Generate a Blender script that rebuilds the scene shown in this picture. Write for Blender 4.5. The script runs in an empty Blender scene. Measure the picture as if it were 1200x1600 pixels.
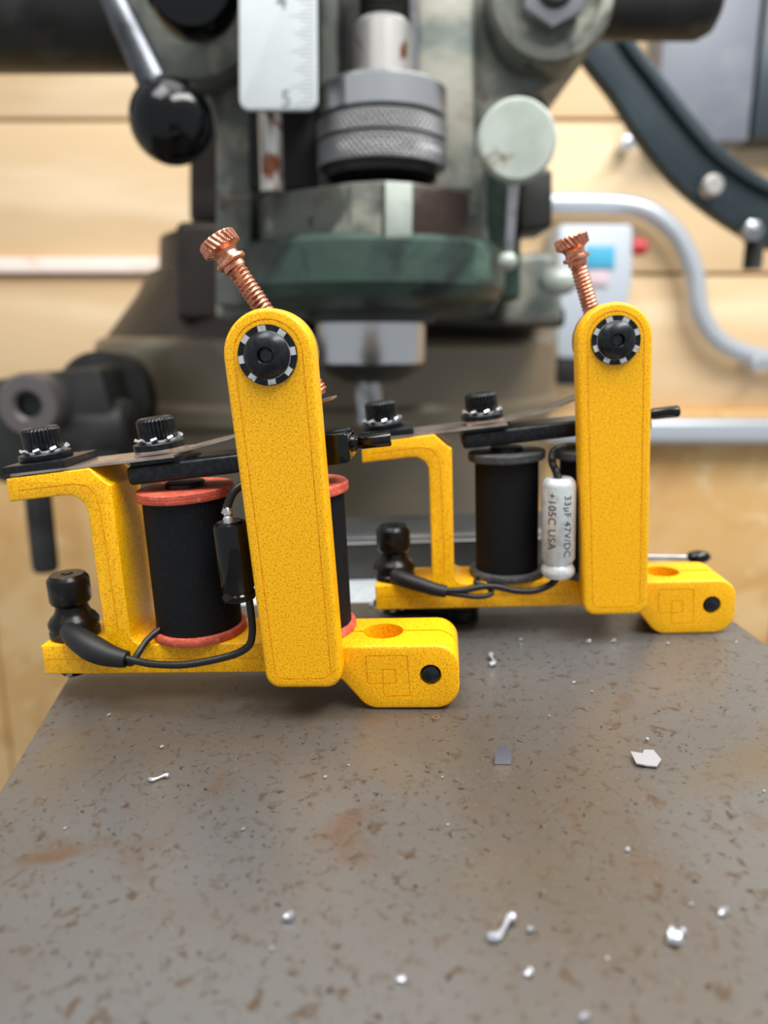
import bpy, bmesh, math, random
from mathutils import Vector, Matrix, noise
random.seed(7)
C = bpy.context.scene.collection
MM = 0.001
# ------------------------------------------------------------------ camera
F, PITCH, ROLL, H = 1174.38, 0.2251, -0.0377, 65.53      # px, rad, rad, mm
cd = bpy.data.cameras.new('camera'); cam = bpy.data.objects.new('camera', cd); C.objects.link(cam)
cd.sensor_fit = 'VERTICAL'; cd.sensor_height = 36; cd.sensor_width = 27; cd.lens = F*36/1600
cd.clip_start = 0.005; cd.clip_end = 50
UNROLLED = Matrix.Translation((0, 0, H*MM)) @ Matrix.Rotation(math.pi/2-PITCH, 4, 'X')
ROLLED = UNROLLED @ Matrix.Rotation(ROLL, 4, 'Z')
cam.matrix_world = ROLLED
cd.dof.use_dof = True; cd.dof.focus_distance = 0.127; cd.dof.aperture_fstop = 13.5
bpy.context.scene.camera = cam
# ------------------------------------------------------------------ world, lamps, exposure
sc = bpy.context.scene
w = bpy.data.worlds.new('world'); sc.world = w; w.use_nodes = True
bg = w.node_tree.nodes['Background']; bg.inputs[0].default_value = (0.93, 0.97, 1.0, 1); bg.inputs[1].default_value = 0.38
def lamp(name, loc, target, size, energy, color=(1, 1, 1), sy=None):
    l = bpy.data.lights.new(name, 'AREA'); l.size = size; l.energy = energy; l.color = color
    if sy: l.shape = 'RECTANGLE'; l.size_y = sy
    o = bpy.data.objects.new(name, l); C.objects.link(o); o.location = loc
    o.rotation_euler = (Vector(target)-Vector(loc)).to_track_quat('-Z', 'Y').to_euler()
    o['kind'] = 'helper'
    return o
lamp('added_key_light', (-0.2, -0.02, 0.75), (0, 0.15, 0.03), 0.35, 3.0, (1, 0.98, 0.95))  # added soft key light over the slab, stands for no real lamp
lamp('ceiling_lamp', (0.55, 0.0, 0.95), (0.0, 0.35, 0.05), 1.2, 15, (1, 0.99, 0.96), 0.25)
lamp('added_wall_fill', (0.1, 0.2, 1.5), (0.0, 1.1, 0.0), 0.9, 7.5, (1, 0.98, 0.96))  # unseen fill light, added to brighten the pine wall
sc.view_settings.view_transform = 'Standard'; sc.view_settings.look = 'None'
sc.view_settings.exposure = 0.5; sc.view_settings.gamma = 1; sc.view_settings.use_curve_mapping = False

# ------------------------------------------------------------------ materials
def lin(c):
    return tuple((x/255/12.92 if x/255 <= 0.04045 else ((x/255+0.055)/1.055)**2.4) for x in c)
def mat(name, base, rough=0.5, metal=0.0, spots=(), bump=None, rough_var=0.0, coat=0.0, stretch=None, spec=0.5, sheen=0):
    """spots: (colour, scale per metre, low, high, detail, distortion) noise-masked layers. bump: (scale, strength, distance)"""
    m = bpy.data.materials.new(name); m.use_nodes = True; nt = m.node_tree; N = nt.nodes; L = nt.links
    b = N['Principled BSDF']; b.inputs['Roughness'].default_value = rough; b.inputs['Metallic'].default_value = metal
    b.inputs['Coat Weight'].default_value = coat; b.inputs['Coat Roughness'].default_value = 0.15
    b.inputs['Specular IOR Level'].default_value = spec
    tc = N.new('ShaderNodeTexCoord'); mp = N.new('ShaderNodeMapping'); L.new(tc.outputs['Object'], mp.inputs[0])
    if stretch: mp.inputs['Scale'].default_value = stretch
    rgb = N.new('ShaderNodeRGB'); rgb.outputs[0].default_value = (*lin(base), 1); out = rgb.outputs[0]
    for i, s in enumerate(spots):
        col, scale, lo, hi = s[:4]; det = s[4] if len(s) > 4 else 3; dist = s[5] if len(s) > 5 else 0
        n = N.new('ShaderNodeTexNoise'); n.noise_dimensions = '4D'; n.inputs['W'].default_value = 3.7*i+1
        n.inputs['Scale'].default_value = scale; n.inputs['Detail'].default_value = det; n.inputs['Distortion'].default_value = dist
        L.new(mp.outputs[0], n.inputs['Vector'])
        r = N.new('ShaderNodeMapRange'); r.inputs[1].default_value = lo; r.inputs[2].default_value = hi
        L.new(n.outputs[0], r.inputs[0])
        mx = N.new('ShaderNodeMix'); mx.data_type = 'RGBA'; L.new(r.outputs[0], mx.inputs[0]); L.new(out, mx.inputs[6])
        mx.inputs[7].default_value = (*lin(col), 1); out = mx.outputs[2]
        if i == 0 and rough_var:
            rr = N.new('ShaderNodeMapRange'); rr.inputs[1].default_value = 0; rr.inputs[2].default_value = 1
            rr.inputs[3].default_value = rough; rr.inputs[4].default_value = rough+rough_var
            L.new(r.outputs[0], rr.inputs[0]); L.new(rr.outputs[0], b.inputs['Roughness'])
    L.new(out, b.inputs['Base Color'])
    if bump:
        n = N.new('ShaderNodeTexNoise'); n.inputs['Scale'].default_value = bump[0]; n.inputs['Detail'].default_value = 3
        L.new(mp.outputs[0], n.inputs['Vector'])
        bp = N.new('ShaderNodeBump'); bp.inputs['Strength'].default_value = bump[1]; bp.inputs['Distance'].default_value = bump[2]
        L.new(n.outputs[0], bp.inputs['Height']); L.new(bp.outputs[0], b.inputs['Normal'])
    return m
Y_ = mat('yellow_powder_coat', (252, 184, 0), 0.42, 0.0, [((220, 146, 0), 2900, 0.48, 0.64, 1), ((255, 204, 20), 3700, 0.52, 0.68, 1), ((196, 128, 0), 4200, 0.60, 0.72, 1)], (2600, 0.25, 0.00008), coat=0.08, spec=0.35)
BLACK = mat('black_oxide_steel', (27, 30, 34), 0.3, 0.6, [((44, 48, 52), 900, 0.45, 0.7)], (5000, 0.15, 0.00003))
GLOSS = mat('glossy_black', (5, 6, 7), 0.1, 0.0, spec=0.4)
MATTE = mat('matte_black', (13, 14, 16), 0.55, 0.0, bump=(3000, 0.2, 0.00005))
BRASSB = mat('worn_black_brass', (18, 17, 17), 0.3, 0.4, [((70, 50, 40), 400, 0.6, 0.75)])
RUBBER = mat('black_wire_sleeve', (13, 14, 16), 0.42, 0.0, bump=(2500, 0.3, 0.00006))
WIND = mat('black_coil_wrap', (11, 13, 17), 0.6, 0.0, [((24, 27, 32), 2500, 0.5, 0.7)], (3500, 0.4, 0.00005), spec=0.22)
LEATHER = mat('red_fibre', (196, 84, 62), 0.62, 0.0, [((226, 120, 96), 900, 0.5, 0.7), ((140, 50, 38), 1500, 0.58, 0.72)], (1800, 0.6, 0.00015))
FIBRE = mat('charcoal_fibre', (62, 64, 66), 0.6, 0.0, [((92, 92, 90), 900, 0.5, 0.7)], (1800, 0.5, 0.0001))
SILVER = mat('bright_steel', (228, 230, 232), 0.34, 0.7, [((150, 152, 155), 700, 0.5, 0.7)])
SPRING = mat('spring_steel', (196, 182, 172), 0.3, 0.9, [((160, 142, 130), 180, 0.45, 0.65)])
ALU = mat('capacitor_foil', (206, 212, 216), 0.36, 0.35, [((176, 182, 186), 500, 0.5, 0.7)], (700, 0.4, 0.0002))
COPPER = mat('copper', (206, 140, 114), 0.3, 0.92, [((150, 80, 58), 800, 0.5, 0.72), ((232, 178, 152), 500, 0.58, 0.7)])
SOLDER = mat('solder', (190, 190, 188), 0.3, 0.9)
GRYI = mat('faded_ink', (104, 108, 110), 0.6)
INK = mat('grey_ink', (40, 40, 42), 0.6)
SLAB = mat('steel_plate', (112, 112, 112), 0.33, 0.5,
    [((96, 86, 74), 14, 0.42, 0.68, 4, 0.5), ((90, 76, 64), 460, 0.56, 0.70, 4, 0.9), ((54, 44, 36), 900, 0.61, 0.72, 3, 0.8), ((106, 84, 68), 70, 0.58, 0.78, 5, 1.0), ((116, 102, 80), 26, 0.56, 0.75, 4, .5), ((130, 127, 120), 1500, 0.62, 0.75, 3)],
    (1400, 0.3, 0.0001), rough_var=0.1)
PINE = mat('pine', (224, 194, 152), 0.6, 0.0, [((214, 180, 134), 9, 0.45, 0.7, 4, 0.6), ((240, 216, 180), 14, 0.5, 0.7), ((170, 130, 86), 20, 0.70, 0.76, 2, 0.6)], stretch=(0.18, 1, 1))
PALE = mat('plank_edge_glare', (250, 232, 222), 0.5, 0.0, [((225, 190, 170), 20, 0.5, 0.7)])  # shine on a plank edge, put into a pale base colour
OSB = mat('chipboard', (222, 178, 116), 0.6, 0.0, [((234, 198, 142), 7, 0.42, 0.62, 3, 1.2), ((206, 154, 90), 9, 0.52, 0.75, 3, 1.5), ((240, 210, 160), 20, 0.58, 0.74, 2, 1)])
CAST = mat('grey_green_cast_iron', (104, 107, 100), 0.5, 0.25, [((64, 68, 64), 38, 0.46, 0.62, 5, 0.6), ((150, 150, 138), 46, 0.54, 0.64, 5, 0.4), ((78, 58, 48), 60, 0.60, 0.67, 5, 0.7)], (120, 0.5, 0.001), rough_var=-0.1)
CASTL = mat('pale_worn_casting', (160, 158, 146), 0.45, 0.2, [((112, 120, 114), 26, 0.48, 0.6, 5, 0.6), ((110, 84, 72), 30, 0.62, 0.7, 5, 0.7)], (110, 0.4, 0.001))
CASTD = mat('dark_cast_iron', (56, 58, 56), 0.45, 0.4, [((34, 32, 32), 18, 0.45, 0.65, 4), ((84, 84, 80), 26, 0.58, 0.7, 4)], (90, 0.4, 0.001))
CORR = mat('corroded_iron', (82, 84, 78), 0.5, 0.45, [((146, 148, 138), 34, 0.54, 0.62, 6, 0.8), ((60, 46, 40), 26, 0.52, 0.62, 5, 0.6)], (150, 0.6, 0.001))
GREEN = mat('old_green_paint', (56, 76, 68), 0.42, 0.2, [((30, 38, 36), 30, 0.48, 0.6, 5, 0.6), ((92, 122, 108), 44, 0.60, 0.7, 4)], (120, 0.5, 0.001))
CHROME = mat('polished_steel', (200, 202, 206), 0.26, 0.95)
STEEL = mat('machined_steel', (168, 170, 174), 0.3, 0.95, [((120, 120, 122), 80, 0.5, 0.7)])
KNURL = mat('knurled_steel', (142, 142, 144), 0.34, 0.95)
RUSTY = mat('rust_stained_steel', (196, 194, 190), 0.35, 0.75, [((128, 76, 52), 60, 0.54, 0.62, 5, 0.6)])
BAKE = mat('black_bakelite', (5, 7, 10), 0.14, 0.0, spec=0.35)
PLATE = mat('engraved_alloy', (184, 191, 194), 0.5, 0.05, [((190, 196, 196), 60, 0.5, 0.7)])
TURR = mat('brown_grey_enamel', (112, 102, 84), 0.36, 0.25, [((86, 78, 66), 8, 0.45, 0.65, 3), ((136, 130, 112), 12, 0.58, 0.7, 3)])
BAND = mat('blue_black_enamel', (44, 56, 62), 0.4, 0.2, [((56, 70, 76), 20, 0.5, 0.7)])
GREYP = mat('grey_panel_paint', (112, 116, 126), 0.5, 0.1, [((134, 138, 146), 14, 0.5, 0.7)])
BOXG = mat('pale_grey_box', (186, 194, 204), 0.5, 0.1)
CONDU = mat('galvanised_conduit', (196, 202, 210), 0.35, 0.5)
BLUE = mat('blue_sticker', (70, 170, 205), 0.5); RED = mat('red_plastic', (190, 50, 56), 0.4); PINKW = mat('pink_sticker', (214, 190, 200), 0.5)
KNOBG = mat('grey_green_knob', (172, 180, 172), 0.42, 0.15, [((152, 162, 152), 60, 0.45, 0.7), ((112, 92, 72), 75, 0.58, 0.68, 5)])
CHIPW = mat('aluminium_swarf', (176, 180, 188), 0.34, 0.55)
CASTB = mat('brown_black_iron', (62, 54, 50), 0.42, 0.4, [((40, 34, 32), 14, 0.45, 0.65, 3), ((84, 78, 72), 20, 0.58, 0.72, 4)])
LEVM = mat('dull_lever_steel', (98, 102, 108), 0.34, 0.85, [((60, 62, 66), 60, 0.45, 0.65)])
HUBM = mat('worn_hub', (108, 102, 102), 0.4, 0.5)
CHIPD = mat('dark_swarf', (120, 118, 128), 0.25, 0.9)
CONCR = mat('concrete', (120, 116, 110), 0.8)

# ------------------------------------------------------------------ mesh helpers (all in millimetres)
class G:
    def __init__(s): s.v = []; s.f = []
    def add(s, V, Fc, M=None):
        n = len(s.v)
        s.v += [tuple(M @ Vector(p)) if M else tuple(p) for p in V]
        s.f += [tuple(i+n for i in f) for f in Fc]; return s
    def box(s, x0, x1, y0, y1, z0, z1, M=None):
        V = [(x, y, z) for z in (z0, z1) for y in (y0, y1) for x in (x0, x1)]
        return s.add(V, [(0, 2, 3, 1), (4, 5, 7, 6), (0, 1, 5, 4), (2, 6, 7, 3), (0, 4, 6, 2), (1, 3, 7, 5)], M)
    def prism(s, poly, y0, y1, M=None):                 # poly in XZ, extruded along Y
        n = len(poly); V = [(x, y0, z) for x, z in poly]+[(x, y1, z) for x, z in poly]
        a = sum(poly[i][0]*poly[(i+1) % n][1]-poly[(i+1) % n][0]*poly[i][1] for i in range(n))
        Fc = [tuple(range(n)), tuple(range(2*n-1, n-1, -1))]+[(i, i+n, (i+1) % n+n, (i+1) % n) for i in range(n)]
        if a < 0: Fc = [tuple(reversed(f)) for f in Fc]
        return s.add(V, Fc, M)
    def plan(s, poly, z0, z1, M=None):                  # poly in XY, extruded along Z
        return s.prism([(x, y) for x, y in poly], -z1, -z0, (M or Matrix())@Matrix(((1, 0, 0, 0), (0, 0, 1, 0), (0, -1, 0, 0), (0, 0, 0, 1))))
    def lathe(s, prof, M=None, seg=40, rf=None, cap=True):   # prof (r,z), revolved about Z
        V = []; Fc = []; n = len(prof)
        for (r, z) in prof:
            for k in range(seg):
                a = 2*math.pi*k/seg; rr = r if not rf else rf(r, z, a)
                V.append((rr*math.cos(a), rr*math.sin(a), z))
        for i in range(n-1):
            for k in range(seg):
                k2 = (k+1) % seg; Fc.append((i*seg+k, i*seg+k2, (i+1)*seg+k2, (i+1)*seg+k))
        if cap: Fc += [tuple(range(seg-1, -1, -1)), tuple((n-1)*seg+k for k in range(seg))]
        return s.add(V, Fc, M)
    def tube(s, pts, r, seg=12, sub=6, caps=True, rfun=None):
        P = spline(pts, sub); n = len(P); V = []; Fc = []; up = Vector((0.13, 0.2, 1)).normalized(); prev = None
        for i, p in enumerate(P):
            t = (P[min(i+1, n-1)]-P[max(i-1, 0)]).normalized()
            if prev is None: prev = t.cross(up).normalized() if abs(t.dot(up)) < .95 else t.cross(Vector((1, 0, 0))).normalized()
            a = (prev-t*prev.dot(t)).normalized(); prev = a; b = t.cross(a)
            rr = r if not rfun else rfun(i/(n-1))
            for k in range(seg):
                an = 2*math.pi*k/seg; V.append(p+a*math.cos(an)*rr+b*math.sin(an)*rr)
        for i in range(n-1):
            for k in range(seg):
                k2 = (k+1) % seg; Fc.append((i*seg+k, i*seg+k2, (i+1)*seg+k2, (i+1)*seg+k))
        if caps: Fc += [tuple(range(seg-1, -1, -1)), tuple((n-1)*seg+k for k in range(seg))]
        return s.add(V, Fc)
    def sphere(s, c, r, seg=32, M=None, sc=(1, 1, 1)):
        rings = seg//2; prof = [(max(r*math.sin(math.pi*i/rings), r*.004), -r*math.cos(math.pi*i/rings)) for i in range(rings+1)]
        T = Matrix.Translation(c) @ Matrix.Diagonal((*sc, 1))
        return s.lathe(prof, (M or Matrix())@T, seg)
def spline(pts, sub):
    P = [Vector(p) for p in pts]
    if len(P) < 3 or sub <= 1: return P
    out = []
    for i in range(len(P)-1):
        p0 = P[max(i-1, 0)]; p1 = P[i]; p2 = P[i+1]; p3 = P[min(i+2, len(P)-1)]
        for k in range(sub):
            t = k/sub; out.append(0.5*((2*p1)+(p2-p0)*t+(2*p0-5*p1+4*p2-p3)*t*t+(-p0+3*p1-3*p2+p3)*t**3))
    return out+[P[-1]]
def rnd(poly, radii, n=5):                               # round the corners of a polygon
    out = []; N = len(poly)
    for i, p in enumerate(poly):
        r = radii[i] if isinstance(radii, (list, tuple)) else radii
        if r <= 0: out.append(p); continue
        P = Vector(p); A = (Vector(poly[i-1])-P); B = (Vector(poly[(i+1) % N])-P)
        ang = A.angle(B); d = min(r/math.tan(ang/2), A.length*.49, B.length*.49); rr = d*math.tan(ang/2)
        cen = P+(A.normalized()+B.normalized()).normalized()*(rr/math.sin(ang/2))
        a0 = P+A.normalized()*d; a1 = P+B.normalized()*d
        t0 = math.atan2(a0.y-cen.y, a0.x-cen.x); t1 = math.atan2(a1.y-cen.y, a1.x-cen.x)
        dt = (t1-t0+math.pi) % (2*math.pi)-math.pi
        for k in range(n+1):
            t = t0+dt*k/n; out.append((cen.x+rr*math.cos(t), cen.y+rr*math.sin(t)))
    return out
def circ(cx, cy, r, n=32, a0=0, a1=2*math.pi): return [(cx+r*math.cos(a0+(a1-a0)*k/n), cy+r*math.sin(a0+(a1-a0)*k/n)) for k in range(n if a1-a0 > 6.28 else n+1)]
def tomesh(name, g, scale=MM):
    me = bpy.data.meshes.new(name); me.from_pydata([(x*scale, y*scale, z*scale) for x, y, z in g.v], [], g.f); me.update()
    return me
def finish(me, angle=35):
    me.shade_smooth(); me.set_sharp_from_angle(angle=math.radians(angle))
def obj(name, g, m, parent=None, bevel=0, seg=2, cuts=(), angle=35, fixn=False, bang=35):
    me = tomesh(name, g)
    if fixn:
        bm = bmesh.new(); bm.from_mesh(me); bmesh.ops.recalc_face_normals(bm, faces=bm.faces); bm.to_mesh(me); bm.free()
    o = bpy.data.objects.new(name, me); C.objects.link(o)
    tmp = []
    if bevel:
        md = o.modifiers.new('b', 'BEVEL'); md.width = bevel*MM; md.segments = seg; md.limit_method = 'ANGLE'; md.angle_limit = math.radians(bang)
        md.harden_normals = False
    for cg in cuts:
        cm = tomesh('cut', cg); bm = bmesh.new(); bm.from_mesh(cm); bmesh.ops.recalc_face_normals(bm, faces=bm.faces); bm.to_mesh(cm); bm.free()
        co = bpy.data.objects.new('cut', cm); C.objects.link(co); tmp.append(co)
        b = o.modifiers.new('c', 'BOOLEAN'); b.operation = 'DIFFERENCE'; b.solver = 'EXACT'; b.object = co
    if bevel or cuts:
        dg = bpy.context.evaluated_depsgraph_get(); dg.update()
        nm = bpy.data.meshes.new_from_object(o.evaluated_get(dg)); o.modifiers.clear(); o.data = nm; nm.name = name
        for t in tmp: bpy.data.objects.remove(t)
    finish(o.data, angle); o.data.materials.clear(); o.data.materials.append(m)
    if parent: o.parent = parent
    return o
def thing(name, label, cat, M=None, group=None):
    o = bpy.data.objects.new(name, None); C.objects.link(o); o.empty_display_size = .01
    if M is not None: o.matrix_world = M
    o['label'] = label; o['category'] = cat
    if group: o['group'] = group
    return o
def tag(o, label, cat, group=None):
    o['label'] = label; o['category'] = cat
    if group: o['group'] = group
    return o
def struct(o): o['kind'] = 'structure'; return o
def Rx(a): return Matrix.Rotation(a, 4, 'X')
def Ry(a): return Matrix.Rotation(a, 4, 'Y')
def Rz(a): return Matrix.Rotation(a, 4, 'Z')
def T(x, y, z): return Matrix.Translation((x, y, z))
def axis_m(p, d): return Matrix.Translation(p) @ Vector(d).to_track_quat('Z', 'Y').to_matrix().to_4x4()
YAX = Rx(math.pi/2)      # lathe z axis -> -Y (towards the viewer)

# back-projection used while measuring: point seen at photo pixel (px,py) and lying D mm away
def at(px, py, D):
    c, s = math.cos(PITCH), math.sin(PITCH); u, v = (px-600)/F, (800-py)/F
    d = Vector((u, c+v*s, v*c-s)); return d*(D/d.y)+Vector((0, 0, H))
def atg(px, py, z=0):    # same for a point of the slab plane in the real (rolled) frame
    c, s = math.cos(PITCH), math.sin(PITCH); cr, sr = math.cos(ROLL), math.sin(ROLL)
    u, v = (px-600)/F, (800-py)/F; u, v = cr*u-sr*v, sr*u+cr*v
    d = Vector((u, c+v*s, v*c-s)); return d*((z-H)/d.z)+Vector((0, 0, H))
BG = ROLLED @ UNROLLED.inverted()      # the shop is levelled to the mill, not to the slab
def bgthing(name, label, cat, p, group=None):
    return thing(name, label, cat, BG @ Matrix.Translation(Vector(p)*MM), group)

# ================================================================== setting: wall boards, chipboard, floor
WY = 1120.0
wall = obj('wall_back', G().box(-1500, 1500, WY+22, WY+60, -1200, 1500), PINE); wall.matrix_world = BG; struct(wall)
seams = [at(600, y, WY).z for y in (-290, -45, 186, 428, 642)]
rr = random.Random(3)
for i in range(4):
    z1, z0 = seams[i]-2.5, seams[i+1]+2.5
    b = obj('board', G().box(-1400, 1400, WY+rr.uniform(0, 5), WY+22, z0, z1), PINE, wall, bevel=3, seg=2)
b = obj('glare_strip', G().box(-1400, at(250, 410, WY-14).x, WY-14, WY+1, at(100, 426, WY-14).z, at(100, 402, WY-14).z), PALE, wall, bevel=2)  # added strip that carries the painted reflection along the left boards
zt = at(600, 640, WY-10).z
chip = []
for i, (x0, x1) in enumerate(((-1400, -612), (-608, 606), (610, 1400))):
    obj('chipboard_panel', G().box(x0, x1, WY-12, WY+22, -1180, zt), OSB, wall, bevel=1.5)
fl = obj('floor', G().box(-1500, 1500, -600, WY+60, -1230, -1200), CONCR); fl.matrix_world = BG; struct(fl)

# ================================================================== steel slab and what carries it
a0, a1 = atg(105, 1060), atg(0, 1235); b0, b1 = atg(1148, 971), atg(1200, 1010)
dl = (a1-a0).normalized()
far = 184.0
def on_left(y): t = (y-a0.y)/dl.y; return a0.x+dl.x*t
xr = lambda y: b0.x+(b0.y-y)*0.055
poly = [(on_left(far+2.5), far+2.5), (on_left(-30), -30), (xr(-30), -30), (xr(far-4), far-4)]
g = G().plan(poly, -19, 0)
slab = obj('steel_slab', g, SLAB, bevel=0.5, seg=3)
tag(slab, 'worn brown-grey steel slab with rust specks under both yellow machines', 'steel plate')

# ================================================================== tattoo machines
LUGP = {}
def tooth_washer(M, r, parent, teeth=9, ri=None, tilt=0.55, th=0.42, tw=0.7):
    g = G(); ri = ri or r*.72
    g.lathe([(ri*.7, 0), (ri, 0), (ri, th), (ri*.7, th)], M, 36, cap=False)
    for k in range(teeth):
        a = 2*math.pi*k/teeth; w = tw*math.pi*r/teeth
        g.box(ri-.15, r, -w/2, w/2, 0, th, M @ Rz(a) @ T(ri, 0, 0) @ Ry(-tilt) @ Rx(.28) @ T(-ri, 0, 0))
    return obj('tooth_washer', g, SILVER, parent)
def cap_screw(name, M, parent, r=3.6, h=4.2, knurls=30):
    def rf(rad, z, a): return rad*(1-(.06 if (math.cos(a*knurls) > 0.1 and abs(rad-r) < .1) else 0))
    g = G().lathe([(1.2, -6), (1.2, 0), (r-.3, 0), (r-.02, .35), (r-.02, h-.7), (r-.02, h-.6), (r-.45, h-.12), (r-.8, h), (1.75, h), (1.55, h-.15), (1.5, h-1.9), (.1, h-2.0)], M, knurls*4, rf)
    s = obj(name, g, BLACK, parent, angle=40)
    h6 = G().prism([(1.35*math.cos(k*math.pi/3), 1.35*math.sin(k*math.pi/3)) for k in range(6)], 0, .08, M @ T(0, 0, h-1.6) @ Rx(math.pi/2))
    obj('socket', h6, MATTE, s)
    return s
def wire(name, pts, r, parent, m=RUBBER, braid=False, seg=12, sub=8):
    rf = (lambda t: r*(1+.07*math.sin(t*len(pts)*60))) if braid else None
    return obj(name, G().tube(pts, r, seg, sub*(4 if braid else 1), rfun=rf), m, parent, angle=70)
def groove(pts, r=.2, closed=False, depth=.16):
    P = [Vector((p[0], p[2])) for p in pts]; y = pts[0][1]; n = len(P)
    if closed and (P[0]-P[-1]).length < 1e-6: P = P[:-1]; n -= 1
    if not closed:
        Q = []
        for q in P: Q.append(q)
        P = Q
    V = []; Fc = []
    for i in range(n):
        a = P[i-1] if (closed or i) else P[i]; b = P[(i+1) % n] if (closed or i < n-1) else P[i]
        d1 = (P[i]-a); d2 = (b-P[i]); d1 = d1.normalized() if d1.length > 0 else d2.normalized(); d2 = d2.normalized() if d2.length > 0 else d1
        t = (d1+d2).normalized(); nn = Vector((-t.y, t.x)); s = r/max(.4, math.sqrt((1+d1.dot(d2))/2))
        for sg, yy in ((1, -.6), (-1, -.6), (-.45, depth), (.45, depth)):
            q = P[i]+nn*s*sg; V.append((q.x, y+yy, q.y))
    m = n if closed else n-1
    for i in range(m):
        j = (i+1) % n
        for q in range(4): Fc.append((i*4+q, i*4+(q+1) % 4, j*4+(q+1) % 4, j*4+q))
    if not closed: Fc += [(0, 1, 2, 3), tuple((n-1)*4+q for q in range(4))]
    return G().add(V, Fc)
def on_cyl_text(txt, size, cx, cy, rad, z_top, ang, parent, m, name='printed_marking'):
    cu = bpy.data.curves.new('t', 'FONT'); cu.body = txt; cu.size = size*MM; cu.extrude = 0.00003; cu.align_y = 'CENTER'; cu.space_character = 1.08
    t = bpy.data.objects.new('t', cu); C.objects.link(t)
    dg = bpy.context.evaluated_depsgraph_get(); dg.update()
    me = bpy.data.meshes.new_from_object(t.evaluated_get(dg)); bpy.data.objects.remove(t)
    bm = bmesh.new(); bm.from_mesh(me); bmesh.ops.triangulate(bm, faces=bm.faces)
    for _ in range(3):
        bmesh.ops.subdivide_edges(bm, edges=[e for e in bm.edges if e.calc_length() > .35*MM], cuts=1)
        bmesh.ops.triangulate(bm, faces=bm.faces)
    for v in bm.verts:
        x, y, z = v.co/MM                    # x along the text -> downwards, y up of the letters -> to the right
        a = ang+y/rad; rr_ = rad+.03+max(z, 0)
        v.co = Vector((cx+rr_*math.sin(a), cy-rr_*math.cos(a), z_top-x))*MM
    bm.to_mesh(me); bm.free(); me.name = name
    o = bpy.data.objects.new(name, me); C.objects.link(o); me.materials.clear(); me.materials.append(m); o.parent = parent
    return o

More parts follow.
